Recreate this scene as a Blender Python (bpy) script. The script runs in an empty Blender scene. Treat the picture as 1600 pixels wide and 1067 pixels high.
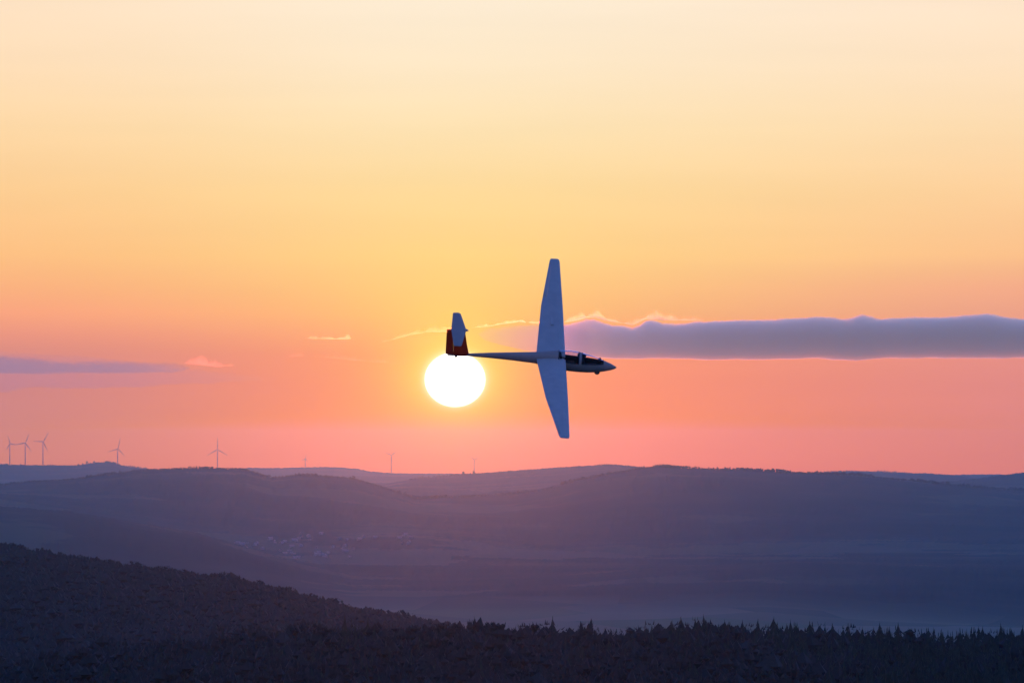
import bpy, bmesh, math, random
import numpy as np
from mathutils import Matrix, Vector

S = bpy.context.scene
C = S.collection
rng = np.random.default_rng(7)
random.seed(7)

# ------------------------------------------------------------------ frame of reference
F = 9170.0            # focal length in units of the photograph's pixels (1600 wide), about 206 mm
HY = 700.0            # row of the eye-level horizon
ZC = 300.0            # camera height above datum, metres


def at(px, py, d):
    """Point of the world at distance d seen at that place of the photograph."""
    return ((px - 800.0) / F * d, d, ZC + (HY - py) / F * d)


# ------------------------------------------------------------------ camera
cam_d = bpy.data.cameras.new('camera')
cam = bpy.data.objects.new('camera', cam_d)
C.objects.link(cam)
cam.location = (0, 0, ZC)
cam.rotation_euler = (math.radians(90) + math.atan((HY - 533.5) / F), 0, 0)
cam_d.sensor_width = 36.0
cam_d.lens = 36.0 * F / 1600.0
cam_d.clip_start = 1.0
cam_d.clip_end = 200000.0
S.camera = cam

# ------------------------------------------------------------------ colour handling
S.view_settings.view_transform = 'Standard'
S.view_settings.look = 'None'
S.view_settings.exposure = 0
S.view_settings.gamma = 1
S.view_settings.use_curve_mapping = False
S.render.engine = 'CYCLES'
cy = S.cycles
cy.use_denoising = True
cy.max_bounces = 8
cy.volume_bounces = 4
cy.transparent_max_bounces = 16
cy.use_adaptive_sampling = False
cy.sample_clamp_indirect = 4.0
cy.caustics_reflective = False
cy.caustics_refractive = False


def lin(c):
    o = []
    for v in c[:3]:
        v = v / 255.0
        o.append(v / 12.92 if v <= 0.04045 else ((v + 0.055) / 1.055) ** 2.4)
    return tuple(o)


# ------------------------------------------------------------------ sun
SUN_PX, SUN_PY = 711.0, 593.0
SUN_AZ = math.degrees(math.atan((SUN_PX - 800) / F))      # degrees, 0 = straight ahead, + = right
SUN_EL = math.degrees(math.atan((HY - SUN_PY) / F))
sun_d = bpy.data.lights.new('sun', 'SUN')
sun = bpy.data.objects.new('sun', sun_d)
C.objects.link(sun)
a, e = math.radians(SUN_AZ), math.radians(SUN_EL)
sdir = Vector((math.sin(a) * math.cos(e), math.cos(a) * math.cos(e), math.sin(e)))
sun.rotation_euler = sdir.to_track_quat('Z', 'Y').to_euler()
sun_d.energy = 0.116
sun_d.color = (1.0, 0.07, 0.02)
sun_d.angle = math.radians(0.53)

# ------------------------------------------------------------------ sky
world = bpy.data.worlds.new('World')
S.world = world
world.use_nodes = True
nt = world.node_tree
nt.nodes.clear()


def mk(tree):
    N, L = tree.nodes, tree.links

    def put(sock, v):
        if hasattr(v, 'is_linked') or isinstance(v, bpy.types.NodeSocket):
            L.new(v, sock)
        else:
            sock.default_value = v

    def M(op, x, y=None, z=None, clamp=False):
        n = N.new('ShaderNodeMath')
        n.operation = op
        n.use_clamp = clamp
        put(n.inputs[0], x)
        if y is not None:
            put(n.inputs[1], y)
        if z is not None:
            put(n.inputs[2], z)
        return n.outputs[0]

    def mix(f, x, y, blend='MIX'):
        n = N.new('ShaderNodeMix')
        n.data_type = 'RGBA'
        n.blend_type = blend
        n.clamp_factor = True
        put(n.inputs[0], f)
        put(n.inputs[6], x if isinstance(x, bpy.types.NodeSocket) else (*x[:3], 1))
        put(n.inputs[7], y if isinstance(y, bpy.types.NodeSocket) else (*y[:3], 1))
        return n.outputs[2]

    def ramp(f, stops, interp='LINEAR'):
        n = N.new('ShaderNodeValToRGB')
        r = n.color_ramp
        r.interpolation = interp
        while len(r.elements) < len(stops):
            r.elements.new(0.5)
        for el, (p, c) in zip(r.elements, stops):
            el.position = p
        for el, (p, c) in zip(r.elements, stops):
            el.color = (*c[:3], 1)
        put(n.inputs[0], f)
        return n.outputs[0]

    def sstep(x, lo, hi):
        n = N.new('ShaderNodeMapRange')
        n.interpolation_type = 'SMOOTHSTEP'
        put(n.inputs[0], x)
        n.inputs[1].default_value = lo
        n.inputs[2].default_value = hi
        n.inputs[3].default_value = 0
        n.inputs[4].default_value = 1
        return n.outputs[0]

    return N, L, put, M, mix, ramp, sstep


N, L, put, M, mix, ramp, sstep = mk(nt)
tc = N.new('ShaderNodeTexCoord')
sp = N.new('ShaderNodeSeparateXYZ')
L.new(tc.outputs['Generated'], sp.inputs[0])
X, Y, Z = sp.outputs
EL = M('MULTIPLY', M('ARCSINE', Z), 180 / math.pi)                  # elevation, degrees
AZ = M('MULTIPLY', M('ARCTAN2', X, Y), 180 / math.pi)               # azimuth, degrees
DA = M('SUBTRACT', AZ, SUN_AZ)
DPX = 180 / math.pi / F                                            # degrees per photograph pixel


def elpos(py):
    return ((HY - py) * DPX + 1.0) / 9.0


CENTRE = [(-150, (238, 228, 212)), (0, (255, 236, 210)), (100, (255, 232, 198)), (200, (255, 226, 178)),
          (300, (255, 217, 154)), (400, (255, 208, 136)), (450, (255, 197, 128)), (490, (254, 184, 122)),
          (525, (253, 165, 120)), (555, (253, 150, 118)), (600, (254, 144, 118)), (650, (255, 141, 117)),
          (700, (255, 139, 115)), (780, (255, 136, 116))]
LEFT = [(-150, (225, 210, 190)), (0, (255, 226, 193)), (100, (255, 222, 182)), (200, (254, 215, 163)),
        (300, (253, 204, 144)), (400, (252, 189, 128)), (450, (251, 175, 126)), (490, (247, 160, 126)),
        (525, (231, 146, 129)), (555, (214, 138, 132)), (600, (201, 132, 134)), (650, (198, 131, 133)),
        (700, (200, 131, 131)), (780, (198, 130, 132))]
RIGHT = [(-150, (225, 212, 200)), (0, (255, 228, 200)), (100, (255, 225, 190)), (200, (254, 218, 172)),
         (300, (253, 205, 153)), (400, (252, 189, 138)), (450, (242, 164, 137)), (490, (234, 156, 138)),
         (525, (230, 148, 136)), (555, (224, 141, 136)), (600, (220, 137, 136)), (650, (218, 135, 134)),
         (700, (218, 135, 133)), (780, (215, 133, 133))]


HAZE_L = 40000.0                    # metres of air that dim a light to 1/e
AIR = {'left': (0.11, 0.16, 0.34), 'right': (0.14, 0.15, 0.24), 'centre': (0.50, 0.23, 0.46)}   # radiance of an endless depth of that air, as rendered


def sky_ramp(tab):
    st = sorted((elpos(p), lin(c)) for p, c in tab)
    return ramp(M('DIVIDE', M('ADD', EL, 1.0), 9.0), st)


rc, rl, rr = sky_ramp(CENTRE), sky_ramp(LEFT), sky_ramp(RIGHT)
side = mix(sstep(DA, -1.0, 1.0), rl, rr)
scale_da = mix(sstep(DA, -0.5, 0.5), (1 / 2.9, 0, 0), (1 / 4.3, 0, 0))
sx = N.new('ShaderNodeSeparateColor')
L.new(scale_da, sx.inputs[0])
q = M('MULTIPLY', DA, sx.outputs[0])
wc = M('EXPONENT', M('MULTIPLY', M('MULTIPLY', q, q), -1.0))
front = mix(wc, side, rc)
# uneven thin haze veils near the horizon
mp = N.new('ShaderNodeMapping')
mp.inputs['Scale'].default_value = (14, 14, 160)
L.new(tc.outputs['Generated'], mp.inputs[0])
nz = N.new('ShaderNodeTexNoise')
nz.inputs['Scale'].default_value = 1.0
nz.inputs['Detail'].default_value = 4
L.new(mp.outputs[0], nz.inputs[0])
veil = M('ADD', 0.955, M('MULTIPLY', nz.outputs[0], 0.09))
# radiance of the sky beyond the haze box: what is seen from here, less what the air in front adds and takes
hyp = M('SQRT', M('ADD', M('MULTIPLY', X, X), M('MULTIPLY', Y, Y)))
tanel = M('MAXIMUM', M('DIVIDE', Z, M('MAXIMUM', hyp, 1e-4)), 1e-5)
path = M('MINIMUM', M('DIVIDE', 125.0, tanel), 41500.0)
trans = M('EXPONENT', M('DIVIDE', path, -HAZE_L))
air = mix(wc, AIR['left'], AIR['centre'])
vm = N.new('ShaderNodeVectorMath')
vm.operation = 'SCALE'
L.new(front, vm.inputs[0])
L.new(veil, vm.inputs['Scale'])
front = vm.outputs[0]


def vec(op, x, y=None, scale=None):
    n = N.new('ShaderNodeVectorMath')
    n.operation = op
    L.new(x, n.inputs[0])
    if y is not None:
        if isinstance(y, bpy.types.NodeSocket):
            L.new(y, n.inputs[1])
        else:
            n.inputs[1].default_value = y
    if scale is not None:
        L.new(scale, n.inputs['Scale'])
    return n.outputs[0]


front = vec('SUBTRACT', front, vec('SCALE', air, scale=M('SUBTRACT', 1.0, trans)))
front = vec('MAXIMUM', vec('SCALE', front, scale=M('DIVIDE', 1.0, trans)), (0, 0, 0))

# the physical sky takes over overhead and away from the sunset
sk = N.new('ShaderNodeTexSky')
sk.sky_type = 'NISHITA'
sk.sun_disc = False
sk.sun_elevation = math.radians(SUN_EL)
sk.sun_rotation = math.radians(SUN_AZ)
dusk = mix(1.0, sk.outputs[0], (0.13, 0.30, 1.10), 'MULTIPLY')
belt = ramp(M('DIVIDE', EL, 30.0), [(0.0, (0.12, 0.19, 0.52)), (0.25, (0.17, 0.29, 0.85)), (0.6, (0.10, 0.23, 0.78)), (1.0, (0.06, 0.17, 0.58))])
boost = M('ADD', 1.0, M('MULTIPLY', M('SUBTRACT', 1.0, sstep(M('ABSOLUTE', DA), 40.0, 110.0)), 0.6))
bv = N.new('ShaderNodeVectorMath')
bv.operation = 'SCALE'
L.new(belt, bv.inputs[0])
L.new(boost, bv.inputs['Scale'])
dusk = mix(sstep(EL, 22.0, 40.0), bv.outputs[0], dusk)
absda = M('ABSOLUTE', DA)
w_front = M('MULTIPLY', M('SUBTRACT', 1.0, sstep(absda, 5.6, 19.0)), M('SUBTRACT', 1.0, sstep(EL, 4.5, 9.5)))
skyc = mix(w_front, dusk, front)

# aureole and disc of the sun, flattened by refraction
ex = M('DIVIDE', DA, DPX)
ey = M('DIVIDE', M('SUBTRACT', EL, SUN_EL), DPX * 0.90)
rad = M('SQRT', M('ADD', M('MULTIPLY', ex, ex), M('MULTIPLY', ey, ey)))
R0 = 46.0
ro = M('MAXIMUM', M('SUBTRACT', rad, R0), 0.0)


def glow(col, length):
    v = N.new('ShaderNodeVectorMath')
    v.operation = 'SCALE'
    v.inputs[0].default_value = col
    L.new(M('EXPONENT', M('DIVIDE', ro, -length)), v.inputs['Scale'])
    return v.outputs[0]


def vadd(x, y):
    v = N.new('ShaderNodeVectorMath')
    v.operation = 'ADD'
    L.new(x, v.inputs[0])
    L.new(y, v.inputs[1])
    return v.outputs[0]


cut = glow((0.0, 0.0, -0.42), 85.0)
one = N.new('ShaderNodeVectorMath')
one.operation = 'ADD'
L.new(cut, one.inputs[0])
one.inputs[1].default_value = (1, 1, 1)
mul = N.new('ShaderNodeVectorMath')
mul.operation = 'MULTIPLY'
L.new(skyc, mul.inputs[0])
L.new(one.outputs[0], mul.inputs[1])
skyc = vadd(mul.outputs[0], glow((0.10, 0.52, 0.02), 58.0))
skyc = vadd(skyc, glow((0.3, 0.35, 0.60), 5.0))
disc = M('SUBTRACT', 1.0, sstep(rad, R0 - 3.0, R0 + 2.5))
v = N.new('ShaderNodeVectorMath')
v.operation = 'SCALE'
v.inputs[0].default_value = (5.0, 4.6, 4.0)
L.new(disc, v.inputs['Scale'])
skyc = vadd(skyc, v.outputs[0])
bg = N.new('ShaderNodeBackground')
out = N.new('ShaderNodeOutputWorld')
L.new(skyc, bg.inputs[0])
bg.inputs[1].default_value = 1.0
L.new(bg.outputs[0], out.inputs[0])
world.cycles.sampling_method = 'MANUAL'
world.cycles.sample_map_resolution = 2048

# ------------------------------------------------------------------ small helpers


def material(name, base, rough=0.8, noise=None, spec=0.3):
    """noise = (scale, other colour, low, high) mixes a second real colour in patches."""
    m = bpy.data.materials.new(name)
    m.use_nodes = True
    t = m.node_tree
    N, L, put, M, mix, ramp, sstep = mk(t)
    b = N['Principled BSDF']
    b.inputs['Base Color'].default_value = (*base, 1)
    b.inputs['Roughness'].default_value = rough
    b.inputs['Specular IOR Level'].default_value = spec
    if noise:
        sc, other, lo, hi = noise
        tcn = N.new('ShaderNodeTexCoord')
        n = N.new('ShaderNodeTexNoise')
        n.inputs['Scale'].default_value = sc
        n.inputs['Detail'].default_value = 5
        L.new(tcn.outputs['Object'], n.inputs[0])
        L.new(mix(sstep(n.outputs[0], lo, hi), base, other), b.inputs['Base Color'])
    return m


def link(o, parent=None):
    C.objects.link(o)
    if parent is not None:
        o.parent = parent
    return o


def mesh(name, verts, faces, mat=None, parent=None, smooth=False):
    me = bpy.data.meshes.new(name)
    me.from_pydata([tuple(v) for v in verts], [], [tuple(f) for f in faces])
    if smooth:
        me.shade_smooth()
    if mat:
        me.materials.append(mat)
    return link(bpy.data.objects.new(name, me), parent)


def np_mesh(name, verts, faces, mats, smooth=False, matidx=None):
    """verts (n,3) array, faces (m,k) array with k = 3 or 4."""
    me = bpy.data.meshes.new(name)
    n, (m, k) = len(verts), faces.shape
    me.vertices.add(n)
    me.vertices.foreach_set('co', np.asarray(verts, np.float32).ravel())
    me.loops.add(m * k)
    me.loops.foreach_set('vertex_index', faces.astype(np.int32).ravel())
    me.polygons.add(m)
    me.polygons.foreach_set('loop_start', np.arange(0, m * k, k, dtype=np.int32))
    me.polygons.foreach_set('loop_total', np.full(m, k, np.int32))
    for mm in mats:
        me.materials.append(mm)
    if matidx is not None:
        me.polygons.foreach_set('material_index', matidx.astype(np.int32))
    me.polygons.foreach_set('use_smooth', np.full(m, smooth, bool))
    me.update(calc_edges=True)
    return me


def tag(o, label=None, cat=None, group=None, kind=None):
    if label:
        o['label'] = label
    if cat:
        o['category'] = cat
    if group:
        o['group'] = group
    if kind:
        o['kind'] = kind
    return o


def empty(name, loc, label, cat, group=None):
    o = link(bpy.data.objects.new(name, None))
    o.location = loc
    o.empty_display_size = 1
    return tag(o, label, cat, group)


# ------------------------------------------------------------------ value noise
_G = rng.random((256, 256))


def vnoise(x, y):
    xi, yi = np.floor(x).astype(int), np.floor(y).astype(int)
    fx, fy = x - xi, y - yi
    fx, fy = fx * fx * (3 - 2 * fx), fy * fy * (3 - 2 * fy)
    g = lambda i, j: _G[i & 255, j & 255]
    return (g(xi, yi) * (1 - fx) + g(xi + 1, yi) * fx) * (1 - fy) + (g(xi, yi + 1) * (1 - fx) + g(xi + 1, yi + 1) * fx) * fy


def fbm(x, y, o=4):
    s, a, t = 0, 1.0, 0
    for i in range(o):
        s = s + a * (vnoise(x + 17.3 * i, y + 9.1 * i) - 0.5)
        t += a
        x, y, a = x * 2.03, y * 2.03, a * 0.5
    return s / t


# ------------------------------------------------------------------ terrain
CAN = [(-900, 1070), (0, 1052), (60, 1042), (130, 1030), (200, 1016), (300, 1010), (400, 1003), (470, 998), (520, 990), (580, 984), (640, 988),
       (720, 986), (850, 989), (940, 995), (1000, 992), (1030, 981), (1060, 972), (1100, 970), (1200, 976),
       (1300, 981), (1450, 985), (1600, 984), (2500, 1000)]
RID = [(-900, 815), (-300, 850), (0, 862), (60, 872), (100, 879), (200, 894), (300, 904), (400, 921), (500, 947),
       (560, 963), (640, 976), (720, 992), (800, 1012), (1000, 1040), (1600, 1060), (2500, 1080)]
CTRL = [  # distance, ('z', absolute height below camera) or ground rows of the photograph
    (0, -3.0), (200, -34.0), (900, -92.0),
    (1400, [(-900, 1240), (1000, 1215), (1600, 1215)]),
    (1760, [(p, y + 96) for p, y in CAN]),
    (2400, [(-900, 1140), (0, 1135), (1600, 1130)]),
    (2950, [(-900, 1050), (0, 1060), (700, 1070), (1600, 1085)]),
    (3700, [(p, y + 27) for p, y in RID]),
    (6350, [(-900, 950), (0, 968), (400, 990), (700, 1012), (1600, 1020)]),
    (8450, [(-900, 960), (0, 980), (600, 984), (1600, 992)]),
    (10350, [(-900, 920), (0, 930), (400, 940), (560, 943), (1200, 942), (1320, 952), (1600, 968), (2500, 975)]),
    (11800, [(-900, 760), (0, 791), (100, 799), (200, 814), (300, 831), (400, 860), (480, 885), (550, 902), (700, 907),
            (850, 903), (1050, 889), (1250, 879), (1600, 888), (2500, 870)]),
    (12600, [(-900, 790), (0, 806), (250, 838), (350, 862), (500, 884), (700, 886), (1000, 882), (1300, 876), (1600, 882), (2500, 868)]),
    (13500, [(-900, 770), (0, 792), (300, 850), (450, 868), (640, 862), (900, 872), (1300, 866), (1600, 862), (2500, 850)]),
    (14600, [(-900, 765), (0, 780), (300, 826), (450, 834), (640, 834), (900, 850), (1600, 845), (2500, 830)]),
    (17500, [(-900, 780), (0, 759), (50, 753), (95, 750), (140, 745), (180, 740), (210, 735), (260, 733), (330, 732), (380, 733),
             (400, 739), (425, 747), (465, 743), (500, 744), (550, 748), (600, 762), (650, 779), (700, 777),
             (800, 774), (860, 763), (900, 751), (960, 740), (1000, 733), (1030, 730), (1100, 733), (1220, 738),
             (1340, 743), (1400, 750), (1500, 760), (1560, 764), (1600, 768), (2500, 745)]),
    (19400, [(-900, 775), (0, 768), (400, 762), (640, 776), (700, 782), (850, 772), (1000, 764), (1600, 778), (2500, 765)]),
    (24750, [(-900, 762), (0, 775), (500, 765), (600, 757), (650, 748), (690, 745), (740, 741), (800, 737), (840, 734), (900, 730),
             (960, 727), (1000, 731), (1100, 745), (1300, 760), (1450, 758), (1530, 749), (1560, 745), (1600, 740),
             (2000, 732), (2500, 745)]),
    (27700, [(-900, 760), (0, 758), (600, 760), (1000, 752), (1600, 758), (2500, 752)]),
    (31850, [(-900, 732), (0, 727), (60, 728), (120, 728), (138, 725), (150, 723), (175, 723), (190, 728), (220, 732), (300, 740),
             (400, 745), (1200, 745), (1290, 739), (1340, 737), (1385, 739), (1440, 741), (1480, 743), (1530, 749),
             (1600, 752), (2500, 740)]),
    (34300, [(-900, 745), (0, 745), (1600, 750), (2500, 748)]),
    (36800, [(-900, 738), (0, 736), (350, 735), (390, 731), (430, 732), (470, 731), (520, 730), (555, 732), (580, 737),
             (620, 740), (660, 742), (690, 743), (760, 743), (1600, 747), (2500, 745)]),
    (39000, [(-900, 743), (477, 739), (1600, 745)]), (41000, [(-900, 742), (1600, 742)]),
]


def ground(x, y):
    x, y = np.asarray(x, float), np.asarray(y, float)
    px = 800 + F * x / np.maximum(y, 300.0)
    D = np.array([c[0] for c in CTRL], float)
    zs = []
    for d, c in CTRL:
        if isinstance(c, list):
            rows = np.interp(px, [q[0] for q in c], [q[1] for q in c])
            zs.append((HY - rows) / F * d)
        else:
            zs.append(np.full(x.shape, float(c)))
    zs = np.array(zs)
    i = np.clip(np.searchsorted(D, y, side='right') - 1, 0, len(D) - 2)
    t = np.clip((y - D[i]) / (D[i + 1] - D[i]), 0, 1)
    t = t * t * (3 - 2 * t)
    z0 = np.take_along_axis(zs, i[None], 0)[0]
    z1 = np.take_along_axis(zs, (i + 1)[None], 0)[0]
    z = z0 * (1 - t) + z1 * t
    amp = np.minimum(np.maximum(y, 0) * 0.0006, 9.0)
    return ZC + z + amp * fbm(x / 420.0, y / 700.0, 4) * 1.3


def terrain():
    inner = np.linspace(-0.105, 0.105, 640)
    o = 0.105 + (np.linspace(0, 1, 60)[1:] ** 2.2) * 0.60
    t = np.concatenate([-o[::-1], inner, o])
    ys = np.concatenate([np.linspace(-400, 1300, 18)[:-1], np.linspace(1300, 4600, 90)[:-1],
                         np.linspace(4600, 26000, 300)[:-1], np.linspace(26000, 41000, 90)])
    T, YY = np.meshgrid(t, ys)
    XX = T * (np.maximum(YY, 0) + 700.0)
    z = ground(XX, YY)
    # treetop roughness of the woods far away, at its real height
    wood = np.clip((YY - 5200) / 500, 0, 1) * (fbm(XX / 500 + 40, YY / 900, 3) > -0.12)
    valley = (YY > 6900) & (YY < 10800)
    wood = wood * (~valley)
    z = z + wood * rng.random(z.shape) ** 1.5 * np.clip(YY / 4000.0, 1.5, 5.0)
    V = np.stack([XX, YY, z], -1).reshape(-1, 3)
    h, w = XX.shape
    idx = np.arange(h * w).reshape(h, w)
    f = np.stack([idx[:-1, :-1], idx[:-1, 1:], idx[1:, 1:], idx[1:, :-1]], -1).reshape(-1, 4)
    m = bpy.data.materials.new('ground_cover')
    m.use_nodes = True
    N, L, put, M, mix, ramp, sstep = mk(m.node_tree)
    b = N['Principled BSDF']
    b.inputs['Roughness'].default_value = 0.95
    b.inputs['Specular IOR Level'].default_value = 0.1
    at_ = N.new('ShaderNodeAttribute')
    at_.attribute_name = 'open_land'
    tcn = N.new('ShaderNodeTexCoord')
    mpn = N.new('ShaderNodeMapping')
    mpn.inputs['Scale'].default_value = (1 / 340, 1 / 900, 0)
    mpn.inputs['Rotation'].default_value = (0, 0, 0.3)
    L.new(tcn.outputs['Object'], mpn.inputs[0])
    vo = N.new('ShaderNodeTexVoronoi')
    vo.inputs['Scale'].default_value = 1
    L.new(mpn.outputs[0], vo.inputs[0])
    se = N.new('ShaderNodeSeparateColor')
    L.new(vo.outputs['Color'], se.inputs[0])
    field = ramp(se.outputs[0], [(0.0, (0.07, 0.09, 0.04)), (0.35, (0.14, 0.15, 0.07)), (0.6, (0.22, 0.20, 0.11)), (1.0, (0.10, 0.14, 0.05))])
    n1 = N.new('ShaderNodeTexNoise')
    n1.inputs['Scale'].default_value = 1 / 520.0
    n1.inputs['Detail'].default_value = 8
    L.new(tcn.outputs['Object'], n1.inputs[0])
    woods = mix(sstep(n1.outputs[0], 0.35, 0.68), (0.016, 0.022, 0.014), (0.050, 0.050, 0.030))
    clear = M('MULTIPLY', sstep(n1.outputs[0], 0.58, 0.62), 0.35)
    fac = M('MAXIMUM', at_.outputs['Fac'], clear)
    L.new(mix(fac, woods, field), b.inputs['Base Color'])
    me = np_mesh('ground', V, f, [m], smooth=True)
    op = valley * np.clip(1.4 - np.abs(YY - 9100) / 1300, 0, 1)
    px = 800 + F * XX / np.maximum(YY, 300)
    op = np.maximum(op, 0.4 * ((YY > 12700) & (YY < 14500) & (fbm(XX / 300, YY / 500, 3) > 0.0)))
    a_ = me.attributes.new('open_land', 'FLOAT', 'POINT')
    a_.data.foreach_set('value', np.clip(op, 0, 1).astype(np.float32).ravel())
    o = link(bpy.data.objects.new('ground', me))
    tag(o, kind='structure')


terrain()

# ------------------------------------------------------------------ haze
hz = bpy.data.materials.new('haze')
hz.use_nodes = True
hz.node_tree.nodes.clear()
pv = hz.node_tree.nodes.new('ShaderNodeVolumePrincipled')
ho = hz.node_tree.nodes.new('ShaderNodeOutputMaterial')
pv.inputs['Color'].default_value = (0.13, 0.53, 1.0, 1)
pv.inputs['Density'].default_value = 1 / HAZE_L
pv.inputs['Anisotropy'].default_value = 0.95
hz.node_tree.links.new(pv.outputs[0], ho.inputs['Volume'])
x0, x1, y0, y1, z0, z1 = -34000, 34000, -1500, 41500, 20.0, ZC + 125.0
hv = [(x, y, z) for x in (x0, x1) for y in (y0, y1) for z in (z0, z1)]
hf = [(0, 1, 3, 2), (4, 6, 7, 5), (0, 4, 5, 1), (2, 3, 7, 6), (0, 2, 6, 4), (1, 5, 7, 3)]
tag(mesh('haze', hv, hf, hz), kind='stuff')

# ------------------------------------------------------------------ clouds


def cloud(name, label, D, top, bot, depth, sigma, seed, lump=1.0, g=0.93, col=(0.86, 0.98, 1.0), flat=0.12, rag=1.0, box=2.2):
    """A lumpy lens of real vapour, lit from behind by the sun: closed mesh filled with an even volume."""
    m = bpy.data.materials.new(name + '_vapour')
    m.use_nodes = True
    t = m.node_tree
    t.nodes.clear()
    pv = t.nodes.new('ShaderNodeVolumePrincipled')
    mo = t.nodes.new('ShaderNodeOutputMaterial')
    pv.inputs['Color'].default_value = (*col, 1)
    pv.inputs['Density'].default_value = sigma
    pv.inputs['Anisotropy'].default_value = g
    t.links.new(pv.outputs[0], mo.inputs['Volume'])
    pa, pb = top[0][0], top[-1][0]
    nx = int((pb - pa) / 1.1)
    ny = 60
    px = np.linspace(pa, pb, nx)
    T = (HY - np.interp(px, *zip(*top))) / F * D + ZC
    B = (HY - np.interp(px, *zip(*bot))) / F * D + ZC
    W = np.interp(px, *zip(*depth))
    x = (px - 800) / F * D
    u = np.sin(np.linspace(-1, 1, ny + 1) * math.pi / 2)
    Xg, U = np.meshgrid(x, u)
    Wg = np.tile(W, (ny + 1, 1))
    Yg = D + U * Wg
    mid = B + (T - B) * flat
    # billows: rounded heaps of several sizes, each column of vapour with its own top
    n = fbm(Xg / 210 + seed * 11, Yg / 300 + seed, 5)
    bil = 1 - 2 * np.abs(fbm(Xg / 75 + seed * 7, Yg / 75, 4)) * 2.0
    edge = np.clip(1 - np.abs(U) ** box, 0, 1)
    top_h = (T - mid) * edge ** 0.5 * (0.96 + lump * 0.16 * n) + lump * 6.5 * D / F * 0.6 * (bil - 0.55) * edge ** 0.3
    bot_h = (mid - B) * np.clip(1 - np.abs(U) ** 12, 0, 1) ** 0.5 * (1 + 0.5 * fbm(Xg / 260 + seed, Xg * 0 + seed, 3))
    end = np.clip(np.minimum(px - pa, pb - px) / 14.0, 0, 1)[None]
    end = end * end * (3 - 2 * end)
    tatter = np.clip(0.62 + rag * 2.8 * fbm(Xg / 85 + seed * 3, Yg / 400 + 8, 5), 0, 1) if rag > 1 else 1.0
    Zt = mid + np.maximum(top_h * end * tatter, 0)
    Zb = mid - np.maximum(bot_h * end * tatter, 0)
    h, w = Xg.shape
    V = np.concatenate([np.stack([Xg, Yg, Zt], -1).reshape(-1, 3), np.stack([Xg, Yg, Zb], -1).reshape(-1, 3)])
    it = np.arange(h * w).reshape(h, w)
    ib = it + h * w
    ib[0, :], ib[-1, :], ib[:, 0], ib[:, -1] = it[0, :], it[-1, :], it[:, 0], it[:, -1]   # rims shared: watertight
    ft = np.stack([it[:-1, :-1], it[:-1, 1:], it[1:, 1:], it[1:, :-1]], -1).reshape(-1, 4)
    fb = np.stack([ib[:-1, :-1], ib[1:, :-1], ib[1:, 1:], ib[:-1, 1:]], -1).reshape(-1, 4)
    me = np_mesh(name, V, np.concatenate([ft, fb]), [m], smooth=False)
    o = link(bpy.data.objects.new(name, me))
    tag(o, label, 'cloud', 'clouds low over the horizon')


BANK_TOP = [(838, 520), (850, 512), (870, 507), (890, 503),
            (905, 499), (915, 495), (927, 495), (942, 500), (960, 504), (975, 504), (987, 508), (1000, 503), (1010, 496),
            (1022, 496), (1035, 502), (1060, 503), (1100, 501), (1160, 500), (1200, 500), (1250, 498), (1280, 496),
            (1320, 500), (1345, 492), (1370, 499), (1420, 496), (1480, 495), (1540, 492), (1560, 495), (1600, 499),
            (1750, 496), (1900, 502), (2050, 520)]
BANK_TOP = [(p, y - 1.5 + 6.0 * max(0.0, 1 - abs(p - 980) / 140.0) ** 0.5) for p, y in BANK_TOP]
cloud('cloud_bank', 'long flat-bottomed mauve cloud bank behind the glider with a glowing gold crest', 62000, BANK_TOP,
      [(838, 530), (860, 545), (880, 554), (900, 558), (1000, 560), (1200, 561), (1280, 559), (1340, 562), (1400, 559), (1600, 559),
       (1900, 553), (2050, 530)],
      [(838, 60), (870, 230), (900, 420), (960, 620), (1100, 700), (2050, 700)], 0.0046, 3, 0.8, 0.90, (0.86, 0.96, 0.84), box=7.0)
cloud('cloud_skirt', 'pale pink underside haze of the cloud bank between the tail and the wing', 61800,
      [(745, 514), (780, 511), (820, 507), (880, 506), (930, 516)],
      [(745, 530), (780, 538), (820, 548), (880, 556), (930, 557)],
      [(745, 60), (820, 300), (880, 500), (930, 200)], 0.0007, 31, 0.8, 0.7, (0.95, 0.80, 0.85), 0.5)
cloud('cloud_fringe', 'ragged gold cloud fringe along the top of the mauve bank, nose side of the wing', 59500,
      [(878, 500), (895, 496), (905, 491), (917, 486), (930, 485), (942, 491), (960, 496), (975, 496), (988, 502), (1000, 496), (1010, 487), (1026, 486),
       (1040, 493), (1060, 495), (1085, 497), (1110, 499)],
      [(878, 505), (905, 500), (917, 497), (930, 496), (945, 501), (988, 509), (1000, 503), (1012, 499), (1030, 500), (1060, 501), (1110, 502)],
      [(878, 90), (925, 260), (960, 170), (988, 120), (1018, 260), (1060, 150), (1110, 50)], 0.0034, 21, 2.0, 0.965, (1.0, 1.0, 0.8), rag=1.2)
cloud('cloud_fringe', 'thin gold cloud edge between the tail fin and the wing', 59800,
      [(736, 511), (765, 506), (790, 501), (805, 497), (812, 494), (822, 498), (840, 501), (862, 502)],
      [(736, 513), (765, 510), (790, 506), (812, 503), (822, 505), (862, 507)],
      [(736, 50), (800, 190), (820, 220), (862, 90)], 0.0032, 22, 1.8, 0.965, (1.0, 1.0, 0.8), rag=1.2)
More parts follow.
